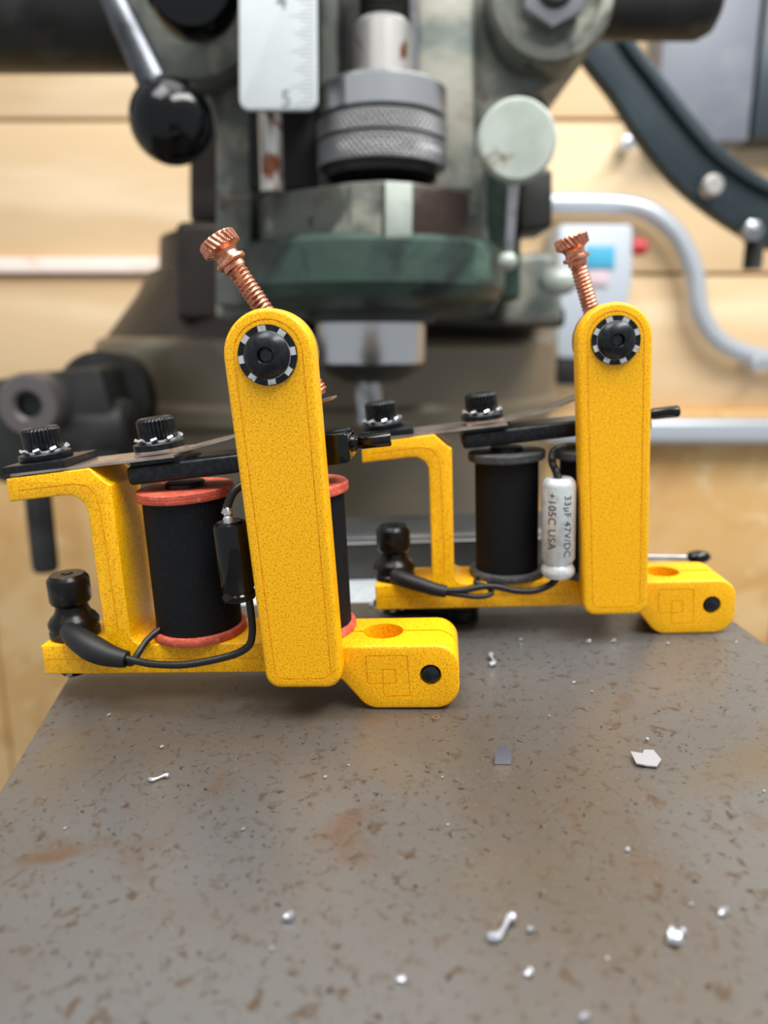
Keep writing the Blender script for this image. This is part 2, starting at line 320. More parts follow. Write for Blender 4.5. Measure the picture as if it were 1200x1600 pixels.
def make_machine(k, label):
    a = (k == 0)
    px, py, rz, ty = ((-24.03, 121.9, -.0857, -.0089), (39.42, 150.85, -.0501, -.0022))[k]
    root = thing('tattoo_machine', label, 'tattoo machine', T(px*MM, py*MM, 0) @ Rz(rz) @ Ry(ty))
    YB0, YB1 = 7.7, 20.6; YC = 14.5
    # --- frame: base, post, spring seat in one C
    poly = [(-42.45, 6.2), (16, 6.2), (16, 12.03), (-24.7, 12.03), (-24.7, 42.3), (-25.6, 42.75), (-28.4, 45.5), (-44.07, 44.05), (-44.07, 39.85), (-29.7, 41.1), (-29.5, 12.03), (-42.45, 12.03)]
    poly = rnd(poly, [.3, 0, 0, 2.2, 0, 0, 0, .3, .3, 3.4, 0, .3])
    cuts = [groove([(-42.0, YB0, 41.85), (-36, YB0, 42.35), (-31.5, YB0, 42.75), (-29.2, YB0, 42.3), (-27.9, YB0, 40.8), (-27.3, YB0, 38), (-27, YB0, 26), (-26.9, YB0, 14)]), groove([(-41.4, YB0, 9.2), (-20, YB0, 9.1), (1, YB0, 9.0)])]
    fr = obj('frame', G().prism(poly, YB0, YB1), Y_, root, bevel=.5, seg=3, cuts=cuts)
    # --- upright side plate
    cxt, cxb = 7.25, 9.05; R_ = 7.25
    pl = [(2.45, 6.7), (15.7, 6.7)]
    pl = [(cxb-6.65, 6.7), (cxb+6.65, 6.7)]
    pl = rnd([pl[0], pl[1], (14.5, 63.76), (0, 63.76)], [2.6, 2.6, 0, 0])
    pl = [p for p in pl if p[1] < 63.5]+circ(cxt, 63.76, R_, 28, 0, math.pi)
    inset = 1.75
    gi = rnd([(cxb-6.65+inset, 6.7+inset), (cxb+6.65-inset, 6.7+inset), (14.5-inset, 63.76), (inset, 63.76)], [1.5, 1.5, 0, 0])
    gi = [p for p in gi if p[1] < 63.5]+circ(cxt, 63.76, R_-inset, 16, 0, math.pi)
    gl = [(x, 0, z) for x, z in gi]
    sp = obj('side_plate', G().prism(pl, 0, 5.2), Y_, root, bevel=.75, seg=4, cuts=[groove(gl, .2, True)])
    obj('spacer_boss', G().prism(rnd([(4, 6.9), (13.5, 6.9), (13.5, 11.9), (4, 11.9)], .8), 5.1, 7.8), Y_, sp)
    # --- clamp block with hole, split and engraved squares
    Yf, Yr = 5.2, 19.3; X1, Zt = 36.1, 12.22
    bp = rnd([(13.6, Zt), (13.6, 6.2), (15.0, 5.6), (19.4, 0), (X1, 0), (X1, Zt)], [0, 0, 1.2, 4.2, 4.4, 4.0], 7)
    hole = G().lathe([(3.75, 3), (3.75, 14)], T(22.2, 12.3, 0), 40)
    slit = G().box(22.2, 40, 12.15, 12.6, 5.5, 14); slit2 = G().box(12, 19.5, 12.1, 12.55, 11.6, 14)
    g1 = [(19.5, 10.3), (26.9, 10.3), (27.2, 2.5), (22.5, 2.45), (22.4, 4.95), (19.6, 4.9)]
    g2 = [(22.4, 7.6), (24.7, 7.6), (24.75, 4.95), (22.4, 4.95)]
    def frame_cut(q, r=.17): return groove([(x, Yf, z) for x, z in q], r, True)
    pinhole = G().lathe([(1.95, 0), (1.95, 1.6)], T(31.0, Yf+1.2, 6.6) @ YAX, 28)
    cb = obj('clamp_block', G().prism(bp, Yf, Yr), Y_, root, bevel=.55, seg=3, cuts=[hole, slit, slit2, frame_cut(g1), frame_cut(g2), pinhole])
    obj('clamp_pin', G().lathe([(.05, 1.5), (1.0, 1.5), (1.5, 1.2), (1.72, .7), (1.72, -6)][::-1], T(31.0, Yf+1.25, 6.6) @ YAX, 28), BLACK, cb)
    # --- button screw in the upright with washers
    Mb = T(cxt, 0, 63.76) @ YAX
    obj('washer', G().lathe([(2, 0), (4.75, 0), (4.75, .5), (2, .5)], Mb, 48, cap=False), BLACK, root)
    g = G().lathe([(3.2, .5), (3.75, .5), (3.75, .75), (3.2, .8)], Mb, 36, cap=False)
    for i in range(8):
        an = 2*math.pi*(i+(.15 if a else .45))/8
        g.box(3.5, 4.68, -.62, .62, .48, .78, Mb @ Rz(an) @ T(3.6, 0, 0) @ Ry(-.12) @ T(-3.6, 0, 0))
    obj('tooth_washer', g, SILVER, root)
    dome = G().lathe([(3.7, .7), (3.72, 1.0), (3.3, 1.55), (2.6, 2.0), (1.8, 2.3), (1.35, 2.38), (1.2, 2.2), (1.15, .9), (.05, .8)], Mb, 40)
    bs = obj('button_screw', dome, BLACK, root)
    obj('socket', G().prism([(1.05*math.cos(i*math.pi/3+.3), 1.05*math.sin(i*math.pi/3+.3)) for i in range(6)], -1.35, -1.25, T(cxt, 0, 63.76)), CASTD, bs)
    # --- contact screw post behind the plate
    obj('insulating_washer', G().lathe([(1, -6.0), (6.9, -6.0), (6.9, -5.3), (1, -5.3)], Mb, 48), BLACK, root)
    obj('steel_washer', G().lathe([(1, -6.5), (7.15, -6.5), (7.15, -6.05), (1, -6.05)], Mb, 48), CHROME, root)
    obj('contact_post', G().lathe([(1, -19.5), (3.9, -19.5), (4.1, -19.1), (4.1, -6.9), (3.9, -6.5), (1, -6.5)], Mb, 40), BLACK, root)
    # --- contact screw
    if a: p0, p1 = Vector((-3.2, 13, 83.4)), Vector((13.1, 13, 56.3))
    else: p0, p1 = Vector((0.7, 13, 84.9)), Vector((9.6, 13, 56.0))
    d = p1-p0; Ln = d.length; Ms = axis_m(p0, d)
    g = G(); R1, pit, dep = 1.78, .78, .32; n = int((Ln-5.8)/pit*6); V = []; Fc = []; S = 24
    for i in range(n+1):
        z = 5.8+(Ln-5.8)*i/n
        for q in range(S):
            ph = (z/pit-q/S) % 1; r = R1-dep*(abs(ph-.5)*2)**1.3
            if i > n-5: r *= 1-.08*(i-n+5)
            V.append((r*math.cos(2*math.pi*q/S), r*math.sin(2*math.pi*q/S), z))
    for i in range(n):
        for q in range(S): q2 = (q+1) % S; Fc.append((i*S+q, i*S+q2, (i+1)*S+q2, (i+1)*S+q))
    Fc += [tuple(range(S-1, -1, -1)), tuple(n*S+q for q in range(S))]
    g.add(V, Fc, Ms); cs = obj('contact_screw', g, COPPER, root, angle=60)
    def rk(r, z, an): return r*(1-(.09*(.5+.5*math.sin(an*22+z*3.2)) if (r > 3.0 and .2 < z < 2.2) else 0))
    hp = [(.1, .15), (2.2, .15), (3.1, 0)]+[(3.45, .3+.15*i) for i in range(13)]+[(3.0, 2.25), (2.3, 2.7), (2.0, 3.3), (2.05, 4.0), (2.7, 4.2), (2.75, 4.7), (2.5, 5.0), (1.95, 5.1), (1.95, 6.0)]
    obj('knurled_knob', g2_ := G().lathe(hp, Ms, 132, rk), COPPER, cs, angle=28)
    # --- springs
    SL = .08; A_ = math.atan(SL)
    z_at = lambda x: 44.35+.08*(x+44)
    def strip(x0, x1, z, th, y0, y1, bend=None, n=24):
        V = []; Fc = []
        for i in range(n+1):
            x = x0+(x1-x0)*i/n; zz = z(x)
            for (yy, dz) in ((y0, 0), (y1, 0), (y1, th), (y0, th)): V.append((x, yy, zz+dz))
        for i in range(n):
            for q in range(4): Fc.append((i*4+q, i*4+(q+1) % 4, (i+1)*4+(q+1) % 4, (i+1)*4+q))
        Fc += [(3, 2, 1, 0), tuple(n*4+q for q in range(4))]
        return G().add(V, Fc)
    obj('rear_spring', strip(-43.4, -12.8, lambda x: z_at(x)+(.0 if x < -30 else -.0), .45, 8.2, 20.6), SPRING, root, fixn=True)
    def fz(x):
        if x < -12: return z_at(x)+.5
        pts = [(-12, 47.45), (-3.5, 49.3), (3.45, 51.9), (9, 53.9), (13, 55.0), (15.2, 55.5)]
        for (xa, za), (xb, zb) in zip(pts, pts[1:]):
            if x <= xb: return za+(zb-za)*(x-xa)/(xb-xa)
        return pts[-1][1]
    obj('front_spring', strip(-21.2, 15.2, fz, .4, 11, 18, n=60), SPRING, root, fixn=True)
    # --- clamp plate and cap screws
    Mp = T(-44.4, 0, z_at(-44.4)+.5) @ Ry(-A_)
    obj('clamp_plate', G().box(0, 11.7, 7.6, 21, 0, 1.35, Mp), BLACK, root, bevel=.18)
    for i, (xx, zb) in enumerate(((-39.6, z_at(-39.6)+1.9), (-17.5, z_at(-17.5)+1.35))):
        Mq = T(xx, YC, zb) @ Ry(-A_)
        if i: obj('steel_spacer', G().lathe([(1.5, -.5), (4.75, -.5), (4.75, -.02), (1.5, -.02)], Mq, 40), SPRING, root)
        obj('washer', G().lathe([(1.5, 0), (4.7, 0), (4.75, .15), (4.75, 1.0), (4.6, 1.15), (1.5, 1.15)], Mq, 40, cap=False), BLACK, root)
        tooth_washer(Mq @ T(0, 0, 1.2), 4.6, root)
        cap_screw('cap_screw', Mq @ T(0, 0, 1.6), root, 3.55, 4.3 if i == 0 else 4.1)
    # --- armature bar with nipple and pin
    SA = .085; AA = math.atan(SA); zc = lambda x: 43.45+SA*(x+22.3)+.3
    Ma = T(-22.3, 0, zc(-22.3)) @ Ry(-AA)
    ar = obj('armature_bar', G().box(0, 36, 9.2, 19.8, -2.0, 1.4, Ma), BLACK, root, bevel=.8, seg=4)
    obj('bar_seat', G().box(.8, 11, 10, 19, 1.3, 2.6, T(-22.3, 0, z_at(-22.3)-2.62) @ Ry(-A_)), BLACK, ar)
    obj('armature_head', G().prism(rnd([(35.2, -2.7), (40.4, -2.7), (40.4, 2.7), (35.2, 2.7)], [.3, .9, .9, .3]), 10.2, 18.8, Ma), GLOSS, ar, bevel=.7, seg=4)
    obj('armature_pin', G().lathe([(.1, -2), (1.5, -2), (1.5, 1.2), (1.15, 1.5), (1.15, 1.9), (1.28, 2.1), (1.28, 7.4), (1.1, 7.65), (.05, 7.7)], Ma @ T(39.9, YC, .2) @ Ry(math.pi/2), 28), GLOSS, ar)
    # --- coils
    c1, c2, rw_, rr_, wm = ((-13.6, 7.9, 8.9, 8.0, LEATHER) if a else (-12.3, 6.6, 8.5, 7.0, FIBRE))
    for cx_ in (c1, c2):
        co = obj('coil', G().lathe([(1, 12.03), (rw_-.4, 12.03), (rw_-.4, 12.06), (1, 12.06)], T(cx_, YC, 0), 24), MATTE, root)
        co.name = 'coil'
        rb = lambda r, z, an: r+.05*math.sin(an*96)
        obj('winding', G().lathe([(rr_, 13.6), (rr_, 38.7)], T(cx_, YC, 0), 384, rb), WIND, co, angle=60)
        jag = lambda r, z, an: r+(.06*math.sin(an*7+z)+.05*math.sin(an*19) if r > 5 else 0)
        obj('lower_washer', G().lathe([(1, 12.05), (rw_-.15, 12.05), (rw_, 12.3), (rw_, 13.35), (rw_-.15, 13.6), (1, 13.6)], T(cx_, YC, 0), 80, jag), wm, co)
        Mt = T(cx_, YC, 38.7) @ Ry(-.02)
        obj('upper_washer', G().lathe([(1, 0), (rw_-.15, 0), (rw_, .25), (rw_, .75), (rw_-.12, .85), (rw_, .95), (rw_, 1.6), (rw_-.15, 1.8), (1, 1.8)], Mt, 80, jag), wm, co)
        obj('core', G().lathe([(1, 1), (3.7, 1), (3.7, 2.55), (3.5, 2.75), (1, 2.75)], Mt, 36), BLACK, co)
    # --- binding post
    Mv = T(-38.2, 13.2, 12.03)
    bpz = obj('binding_post', G().lathe([(.5, 0), (4.5, 0), (4.7, .25), (4.7, 1.2), (4.45, 1.45), (4.45, 1.8), (4.7, 2.1), (4.75, 3.0), (4.2, 3.9), (3.5, 4.5), (3.1, 5.4), (3.0, 6.2), (3.3, 6.6)], Mv, 48), BRASSB, root)
    obj('thumb_nut', G().lathe([(.5, 6.5), (3.2, 6.5), (3.6, 6.8), (3.85, 7.3), (3.9, 11.2), (3.75, 11.7), (3.4, 12.0), (3.3, 12.25), (3.1, 12.4), (1.2, 12.4), (1.1, 12.2), (.7, 12.2), (.6, 12.5), (.1, 12.55)], Mv, 48), BRASSB, bpz)
    # --- screw under the base
    Mu = T(-39.5, 13.4, 6.2) @ Rx(math.pi)
    obj('base_screw', G().lathe([(1, 0), (3.9, 0), (3.9, .45), (3.3, .5), (3.2, 1.2), (2.3, 2.2), (1.3, 2.4), (1.2, 1.2), (.1, 1.2)], Mu, 36), BLACK, root)
    tooth_washer(Mu @ T(0, 0, .3), 4.4, root)
    # --- capacitor and wires
    if a:
        cx, cy, cr, zb, ztp = -1.35, 3.5, 3.05, 22.1, 36.3
        cap = obj('capacitor', G().lathe([(.1, zb), (cr-.5, zb), (cr-.15, zb+.15), (cr, zb+.5), (cr, zb+1.2), (cr-.25, zb+1.5), (cr-.25, zb+1.9), (cr, zb+2.3), (cr, ztp-.9), (cr-.15, ztp-.4), (cr-.6, ztp-.1), (2.1, ztp), (2.1, ztp-.25), (.1, ztp-.25)], T(cx, cy, 0) @ Ry(-.035) @ T(0, 0, 0), 40), GLOSS, root)
        obj('end_disc', G().lathe([(.1, ztp-.22), (2.05, ztp-.22), (2.05, ztp-.12), (.1, ztp-.12)], T(cx, cy, 0) @ Ry(-.035), 32), STEEL, cap)
        obj('solder_joint', G().lathe([(.1, 0), (1.0, 0), (.95, .8), (.6, 1.3), (1.0, 1.8), (.7, 2.7), (.2, 3.2)], T(cx-1.3, cy-.3, ztp-.3), 20, lambda r, z, an: r*(1+.12*math.sin(3*an+z*2))), SOLDER, cap)
        wire('upper_wire', [(cx-1.35, cy-.3, ztp+2.4), (cx-1.2, cy-.2, 39), (cx+.3, cy+.6, 41.6), (2.5, 6, 43), (6, 7.5, 42)], .72, root)
        wire('lower_wire', [(cx+1.0, cy, zb+.3), (cx+1.2, cy-.1, 18.6), (cx+1.1, cy-.3, 15.6), (cx+.2, cy-.7, 13.4), (cx-3.2, cy-1.0, 11.8), (-12, 1.8, 10.6), (-18, 2.4, 10.4), (-21.5, 3.2, 10.6), (-25, 3.9, 11.2)], .68, root)
        wire('coil_wire', [(-25, 4.4, 10.3), (-23.4, 4.0, 10.0), (-22.4, 5.2, 11.4), (-21.4, 7.2, 13.0), (-19.8, 9.0, 14.2), (-18.5, 10.5, 14.6)], .62, root)
        pts = [(-37.2, 9.0, 14.4), (-34.6, 6.8, 13.9), (-31, 5.0, 12.6), (-27.6, 4.3, 11.4), (-24.2, 4.0, 10.7)]
        rf = lambda t: (1.5+1.2*math.sin(math.pi*min(1, t*1.15))) if t < .87 else 1.5+1.2*math.sin(math.pi)*0+.95*(1-(t-.87)*2.2)
        obj('heat_shrink_sleeve', G().tube(pts, 2, 18, 6, rfun=lambda t: 1.8+.75*math.sin(math.pi*min(1, t*1.0))**1.5-.25*t), MATTE, root, angle=60)
    else:
        cx, cy, cr, zb, ztp = -2.75, 3.0, 3.55, 14.5, 36.3
        Mc = T(cx, cy, 0)
        cap = obj('capacitor', G().lathe([(.1, zb), (2.0, zb), (3.0, zb+.3), (3.5, zb+1.0), (3.55, zb+1.9), (3.3, zb+2.6), (2.95, zb+3.1), (3.1, zb+3.6), (cr, zb+4.4), (cr, ztp-1.6), (cr-.15, ztp-1.0), (cr-.5, ztp-.5), (cr-.9, ztp-.1), (2.2, ztp), (1.2, ztp-.1), (.1, ztp-.1)], Mc, 44), ALU, root)
        on_cyl_text('+105C USA', 2.35, cx, cy, cr, ztp-2.6, -.60, cap, INK)
        on_cyl_text('33\u00b5F 47V/DC', 2.2, cx, cy, cr, ztp-3.2, .34, cap, INK)
        wire('upper_wire', [(cx-.2, cy-.3, ztp-.3), (cx-.8, cy-.5, 37.8), (cx-1.5, cy-.2, 39.6), (cx-1.1, cy+.4, 41.6), (cx+1.2, cy+1.4, 42.4), (2.5, 6.5, 42.2), (5, 7.6, 41.5)], .8, root, braid=True)
        wire('lower_wire', [(-27.2, 5, 11.3), (-23, 4.2, 11.6), (-19, 4.2, 12.3), (-15.5, 4.2, 12.2), (-11.5, 3.6, 11.4), (-7.5, 3.2, 11.5), (-4, 4, 12.6), (-2.6, 3.2, 14.8)], .72, root, braid=True)
        wire('coil_wire', [(-27.2, 5, 10.9), (-24, 4.2, 10.6), (-19.6, 3.8, 10.2), (-17, 4.2, 10.6), (-17.4, 5.2, 11.8), (-20, 6, 12.7), (-19.5, 8, 13.0)], .6, root)
        obj('heat_shrink_sleeve', G().tube([(-37.8, 9.2, 13.7), (-35.5, 7.2, 13.3), (-32, 5.8, 12.5), (-29, 5.2, 11.6), (-26.6, 5, 11.1)], 1.6, 16, 6, rfun=lambda t: 1.9-.55*t), MATTE, root, angle=60)
    return root
m1 = make_machine(0, 'nearer yellow tattoo machine with red coil washers and glossy black capacitor')
m2 = make_machine(1, 'farther yellow tattoo machine with dark grey coil washers and silver capacitor')

# ================================================================== background: vise, milling machine, shop
def S(px, D): return px*D/F                               # photo pixels -> mm at distance D
def L(o):                                                 # world placement of a root -> local mm frame helper
    return o
def P2(pts, D, c):                                        # photo outline measured at distance D -> local XZ polygon about c
    out = []
    for x, y in pts:
        p = at(x, y, D); out.append((p.x-c.x, p.z-c.z))
    return out
# ---- vise behind the slab
pL, pR = atg(200, 966), atg(1000, 944)
vd = (pR-pL).normalized(); ang = math.atan2(vd.y, vd.x)
ln = (pR-pL).length
vs = thing('machine_vise', 'grey steel machine vise behind and below the steel slab', 'vise', T(pL.x*MM, (pL.y)*MM, 0) @ Rz(ang))
obj('jaw_plate', G().box(0, ln, 1.5, 27, -24, -.3), ALU, vs, bevel=.5)
obj('fixed_jaw', G().box(-2, ln+1, 27.2, 58, -26, 10.8), CASTD, vs, bevel=1.0, seg=3)
obj('jaw_rim', G().box(-2.2, ln+1.2, 26.8, 32, 9.9, 11.9), STEEL, vs, bevel=.5)
obj('vise_bed', G().box(10, ln-14, -112, 52, -70, -19.2), CASTD, vs, bevel=2)
obj('slide_screw', G().lathe([(.5, 0), (9, 0), (9, 60), (.5, 60)], T(ln/2, -110, -48) @ YAX, 24), STEEL, vs)
hd = obj('handle', G().tube([(ln-4, 34, 2.4), (ln+24, 30, 2.4)], .7, 12, 1), STEEL, vs)
q = G().sphere((ln+25.5, 30, 2.5), 2.3, 24, sc=(1.5, 1, .8)); obj('handle_knob', q, GLOSS, hd)
# ---- mill table and knee under the vise
mt = thing('mill_table', 'dark cast iron mill table under the vise', 'mill table', T(0, .13, -.07))
obj('table_top', G().box(-58, 66, -60, 200, -34, 0), CASTD, mt, bevel=2)
obj('knee', G().box(-52, 60, -50, 200, -1130, -34), CASTD, mt, bevel=4)

# ---- milling machine
MX = at(580, 420, 400)
mill = bgthing('milling_machine', 'old grey-green vertical milling machine filling the background', 'milling machine', MX)
def ml(px, py, D): return at(px, py, D)-MX                # mm, local to the mill
def mpoly(pts, D): return P2(pts, D, MX)
def slabpart(name, pts, D, th, m, parent=mill, bevel=2, rad=0, seg=3, cuts=()):
    pl = mpoly(pts, D)
    if rad: pl = rnd(pl, rad)
    return obj(name, G().prism(pl, D-MX.y, D-MX.y+th), m, parent, bevel=bevel, seg=seg, cuts=cuts)
def vlathe(name, px, prof, D, m, parent=mill, seg=64, rf=None, angle=30, sil=True):
    # prof: (radius in px, photo y) of a vertical round part whose axis is at distance D
    c = ml(px, 800, D); pr_ = []
    for r, y in prof[::-1]:                            # the outline seen is the tangent one, a little in front of the axis
        Rm = D*math.sin(math.atan(r/F)); pr_.append((Rm, ml(px, y, D-(Rm*Rm/D if r > 10 else 0)).z))
    for i_ in range(1, len(pr_)): pr_[i_] = (pr_[i_][0], max(pr_[i_][1], pr_[i_-1][1]))
    g = G().lathe(pr_, T(c.x, c.y, 0), seg, rf)
    return obj(name, g, m, parent, angle=angle)
# turret and column, far behind
DT = 660
vlathe('turret_neck', 520, [(11, 372), (246, 376), (250, 424), (268, 430), (284, 462), (335, 528), (11, 529)], DT, CASTB, seg=96)
vlathe('turret', 520, [(11, 526), (336, 527), (346, 531), (352, 540), (352, 612), (358, 622), (358, 640), (346, 648), (340, 800), (335, 830), (2, 830)], DT, TURR, seg=96)
vlathe('column', 520, [(2, 820), (325, 826), (310, 1500), (2, 1500)], DT, CASTD, seg=64)
slabpart('ram', [(292, -160), (292, 352), (800, 352), (800, -160)], 560, 170, CASTB, bevel=8)
slabpart('gib_block', [(272, 345), (272, 500), (470, 500), (470, 345)], 500, 60, CASTB, bevel=5)
# head casting
hp = [(336, 500), (336, 190), (318, 140), (262, 112), (222, 60), (206, -10), (206, -160), (940, -160), (946, 20), (930, 74), (896, 108), (846, 140), (806, 172), (772, 214), (762, 300), (768, 420), (784, 460), (770, 492)]
slot = G().prism(mpoly([(528, 300), (528, -180), (560, -180), (560, 300)], 395), -50, 20)
head = slabpart('head_casting', hp, 405, 110, CAST, bevel=7, seg=4, rad=[3, 3, 12, 12, 12, 12, 0, 0, 10, 14, 14, 10, 10, 10, 8, 8, 6, 3])
slabpart('slide_way', [(648, -170), (648, 300), (742, 300), (742, -170)], 392, 16, CASTL, bevel=3)
slabpart('slide_way', [(497, -170), (497, 300), (531, 300), (531, -170)], 392, 16, CAST, bevel=2)
slabpart('slot_back', [(531, -170), (531, 300), (648, 300), (648, -170)], 402, 5, CASTD, bevel=.5)
slabpart('slide_strip', [(638, -170), (638, 130), (652, 130), (652, -170)], 385, 8, STEEL, bevel=.6)
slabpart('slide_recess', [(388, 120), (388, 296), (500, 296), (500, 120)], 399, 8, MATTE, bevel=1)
slabpart('side_panel', [(336, 480), (336, 300), (395, 300), (395, 480)], 392, 14, CAST, bevel=3)
# left boss with black knob
c = ml(300, -6, 395)
obj('boss', G().lathe([(2, -10), (40, -10), (40, 4), (37, 8), (30, 10), (2, 10)], T(*c) @ YAX, 64), CAST, mill)
c = ml(306, -12, 360)
obj('feed_knob', G().lathe([(2, -30), (6, -28), (6, -6), (17, -4), (19.5, 0), (19.5, 8), (17, 12), (2, 13)], T(*c) @ YAX, 48), BAKE, mill)
# right boss with hex nut
c = ml(858, 2, 392)
boss = obj('pivot_boss', G().lathe([(2, -14), (29, -14), (29, 4), (27, 8), (22.5, 9), (21.5, 4), (2, 3)], T(*c) @ YAX, 64), CAST, mill)
obj('hex_nut', G().prism([(c.x+15.5*math.cos(i*math.pi/3+.5), c.z+15.5*math.sin(i*math.pi/3+.5)) for i in range(6)], c.y-13, c.y-2), STEEL, boss, bevel=1.2)
obj('stud', G().lathe([(1, -3), (8.5, -3), (10, 11.4), (8.4, 11.5), (8.4, 16), (6.5, 18), (1, 18.2)], T(*c) @ YAX, 32), CASTD, boss)
# horizontal arms
c = ml(0, -24, 470); x2 = ml(215, 0, 470).x; x0 = ml(-260, 0, 470).x
obj('left_arm', G().lathe([(2, 0), (41, 0), (43, 4), (43, x2-x0-2), (2, x2-x0)], T(x0, c.y, c.z) @ Ry(math.pi/2), 64), CASTD, mill)
c = ml(930, -2, 440); x2 = ml(1150, 0, 440).x
obj('right_shaft', G().lathe([(2, 0), (19, 0), (19, x2-c.x-8), (16, x2-c.x-2), (12, x2-c.x), (2, x2-c.x)], T(c.x-10, c.y, c.z) @ Ry(math.pi/2), 64), CASTD, mill)
# depth scale plate
DS = 345
sp_ = slabpart('depth_scale', [(372, -120), (374, 172), (496, 172), (494, -120)], DS, 3.2, PLATE, bevel=.6, rad=[0, 4, 4, 0])
y0 = DS-MX.y
slabpart('scale_mount', [(384, -110), (384, 90), (486, 90), (486, -110)], DS+3.1, 56, CASTD, bevel=1.5)
g = G(); i = 0; yy = 163.0
while yy > -110:
    x1p = 493; ll = (24 if i % 2 else 15)
    if i % 8 == 4: ll = 40
    if i % 8 == 0: ll = 34
    p1 = ml(x1p-ll, yy, DS); p2 = ml(x1p-2, yy, DS)
    g.box(p1.x, p2.x, y0-.06, y0+.1, p1.z-.11, p1.z+.11); yy -= 6.9; i += 1
tk = obj('scale_graduations', g, GRYI, sp_); tk['kind'] = 'stuff'
def flat_text(txt, px, py, D, size, parent, m, dy=.1, name='numeral'):
    cu = bpy.data.curves.new('t', 'FONT'); cu.body = txt; cu.size = size*MM; cu.extrude = .0001; cu.align_x = 'CENTER'; cu.align_y = 'CENTER'
    t = bpy.data.objects.new('t', cu); C.objects.link(t)
    dg = bpy.context.evaluated_depsgraph_get(); dg.update()
    me = bpy.data.meshes.new_from_object(t.evaluated_get(dg)); bpy.data.objects.remove(t)
    p = at(px, py, D)-MX; me.transform(Matrix.Translation((p.x*MM, (p.y-dy)*MM, p.z*MM)) @ Rx(math.pi/2)); me.name = name
    o = bpy.data.objects.new(name, me); C.objects.link(o); me.materials.clear(); me.materials.append(m); o.parent = parent; return o
flat_text('5', 447, 155, DS, 9, sp_, GRYI); flat_text('4', 440, 2, DS, 9, sp_, GRYI)
vlathe('scale_rod', 441, [(1, 160), (17, 160), (17, 300), (1, 300)], 368, RUSTY, seg=28)
# depth stop: threaded rod, sleeve, nuts
DN = 378
vlathe('threaded_rod', 597, [(1, -120)]+[(31-(4 if i % 2 else 0), -110+i*3.4) for i in range(44)]+[(1, 40)], DN, CASTD, seg=36)
vlathe('rod_sleeve', 598, [(1, 34), (33, 34), (40, 42), (41, 130), (41, 150), (1, 150)], DN, RUSTY, seg=48)
vlathe('plain_collar', 598, [(1, 138), (86, 138), (92, 144), (92, 186), (84, 191), (1, 191)], DN, CHROME, seg=72)
kn = lambda r, z, an: r-(1.3*(abs(((an*34/math.pi+z*.34) % 1)-.5)+abs(((an*34/math.pi-z*.34) % 1)-.5))-.2 if r > 28 else 0)
def kprof(y0_, y1_, R=93): return [(1, y0_), (R-7, y0_), (R, y0_+4)]+[(R, y0_+4+(y1_-y0_-8)*i/28) for i in range(1, 29)]+[(R-7, y1_), (1, y1_)]
vlathe('knurled_nut', 597, kprof(190, 226), DN, KNURL, seg=544, rf=kn, angle=25)
vlathe('knurled_nut', 597, kprof(224, 268), DN, KNURL, seg=544, rf=kn, angle=25)
vlathe('nut_seat', 597, [(1, 266), (80, 266), (80, 280), (1, 280)], DN, CASTD, seg=48)
# faceted yoke under the nuts
cy_ = ml(580, 0, 400)
def fac(px, D): p = ml(px, 340, D); return (p.x, p.y)
pl = [fac(398, 402), fac(420, 376), fac(520, 356), fac(548, 350), fac(598, 346), fac(645, 350), fac(700, 362), fac(745, 388), fac(750, 440), fac(395, 440)]
zT, zB = ml(0, 284, 350).z, ml(0, 386, 352).z
yk = obj('quill_yoke', G().plan(pl, zB, zT), CORR, mill, bevel=1.6, seg=3, bang=20)
for (xa, xb, da, db, mm_) in ((549, 596, 350, 346, CAST), (602, 644, 345.5, 349.5, KNOBG)):
    A, B = fac(xa, da), fac(xb, db); th = .8
    obj('worn_face', G().plan([(A[0], A[1]-th), (B[0], B[1]-th), (B[0], B[1]+2), (A[0], A[1]+2)], zB+2, zT-.6), mm_, yk, bevel=.6)
obj('set_screw_hole', G().lathe([(.1, -1), (3, -1), (3, .2), (2.4, .3), (2.2, -.4), (.1, -.5)], T(*[ml(493, 345, 362)[i] for i in range(3)]) @ YAX, 24), MATTE, yk)
# quill housing, collet nut, end mill
DQ = 412
vlathe('quill_housing', 584, [(1, 384), (185, 386), (198, 396), (198, 452), (186, 470), (150, 482), (110, 488), (1, 490)], DQ, GREEN, seg=80)
vlathe('quill', 582, [(1, 486), (96, 488), (96, 505), (1, 506)], DQ, CASTD, seg=64)
vlathe('collet_nut', 580, [(1, 500), (82, 500), (84, 503), (84, 562), (82, 567), (1, 567)], DQ, CHROME, seg=72)
vlathe('collet_taper', 580, [(1, 566), (82, 566), (76, 576), (60, 586), (40, 596), (1, 597)], DQ, CASTD, seg=72)
def flute(r, z, an): return r*(1-.32*max(0, math.cos(2*an+z*.22))**2) if r > 4 else r
c = ml(577, 800, DQ); zt_, zb_ = ml(577, 592, DQ).z, ml(577, 662, DQ).z
obj('end_mill', G().lathe([(1, zb_)]+[(7.2, zb_+(zt_-zb_)*i/30) for i in range(31)]+[(1, zt_)], T(c.x, c.y, 0), 48, flute), STEEL, mill, angle=30)
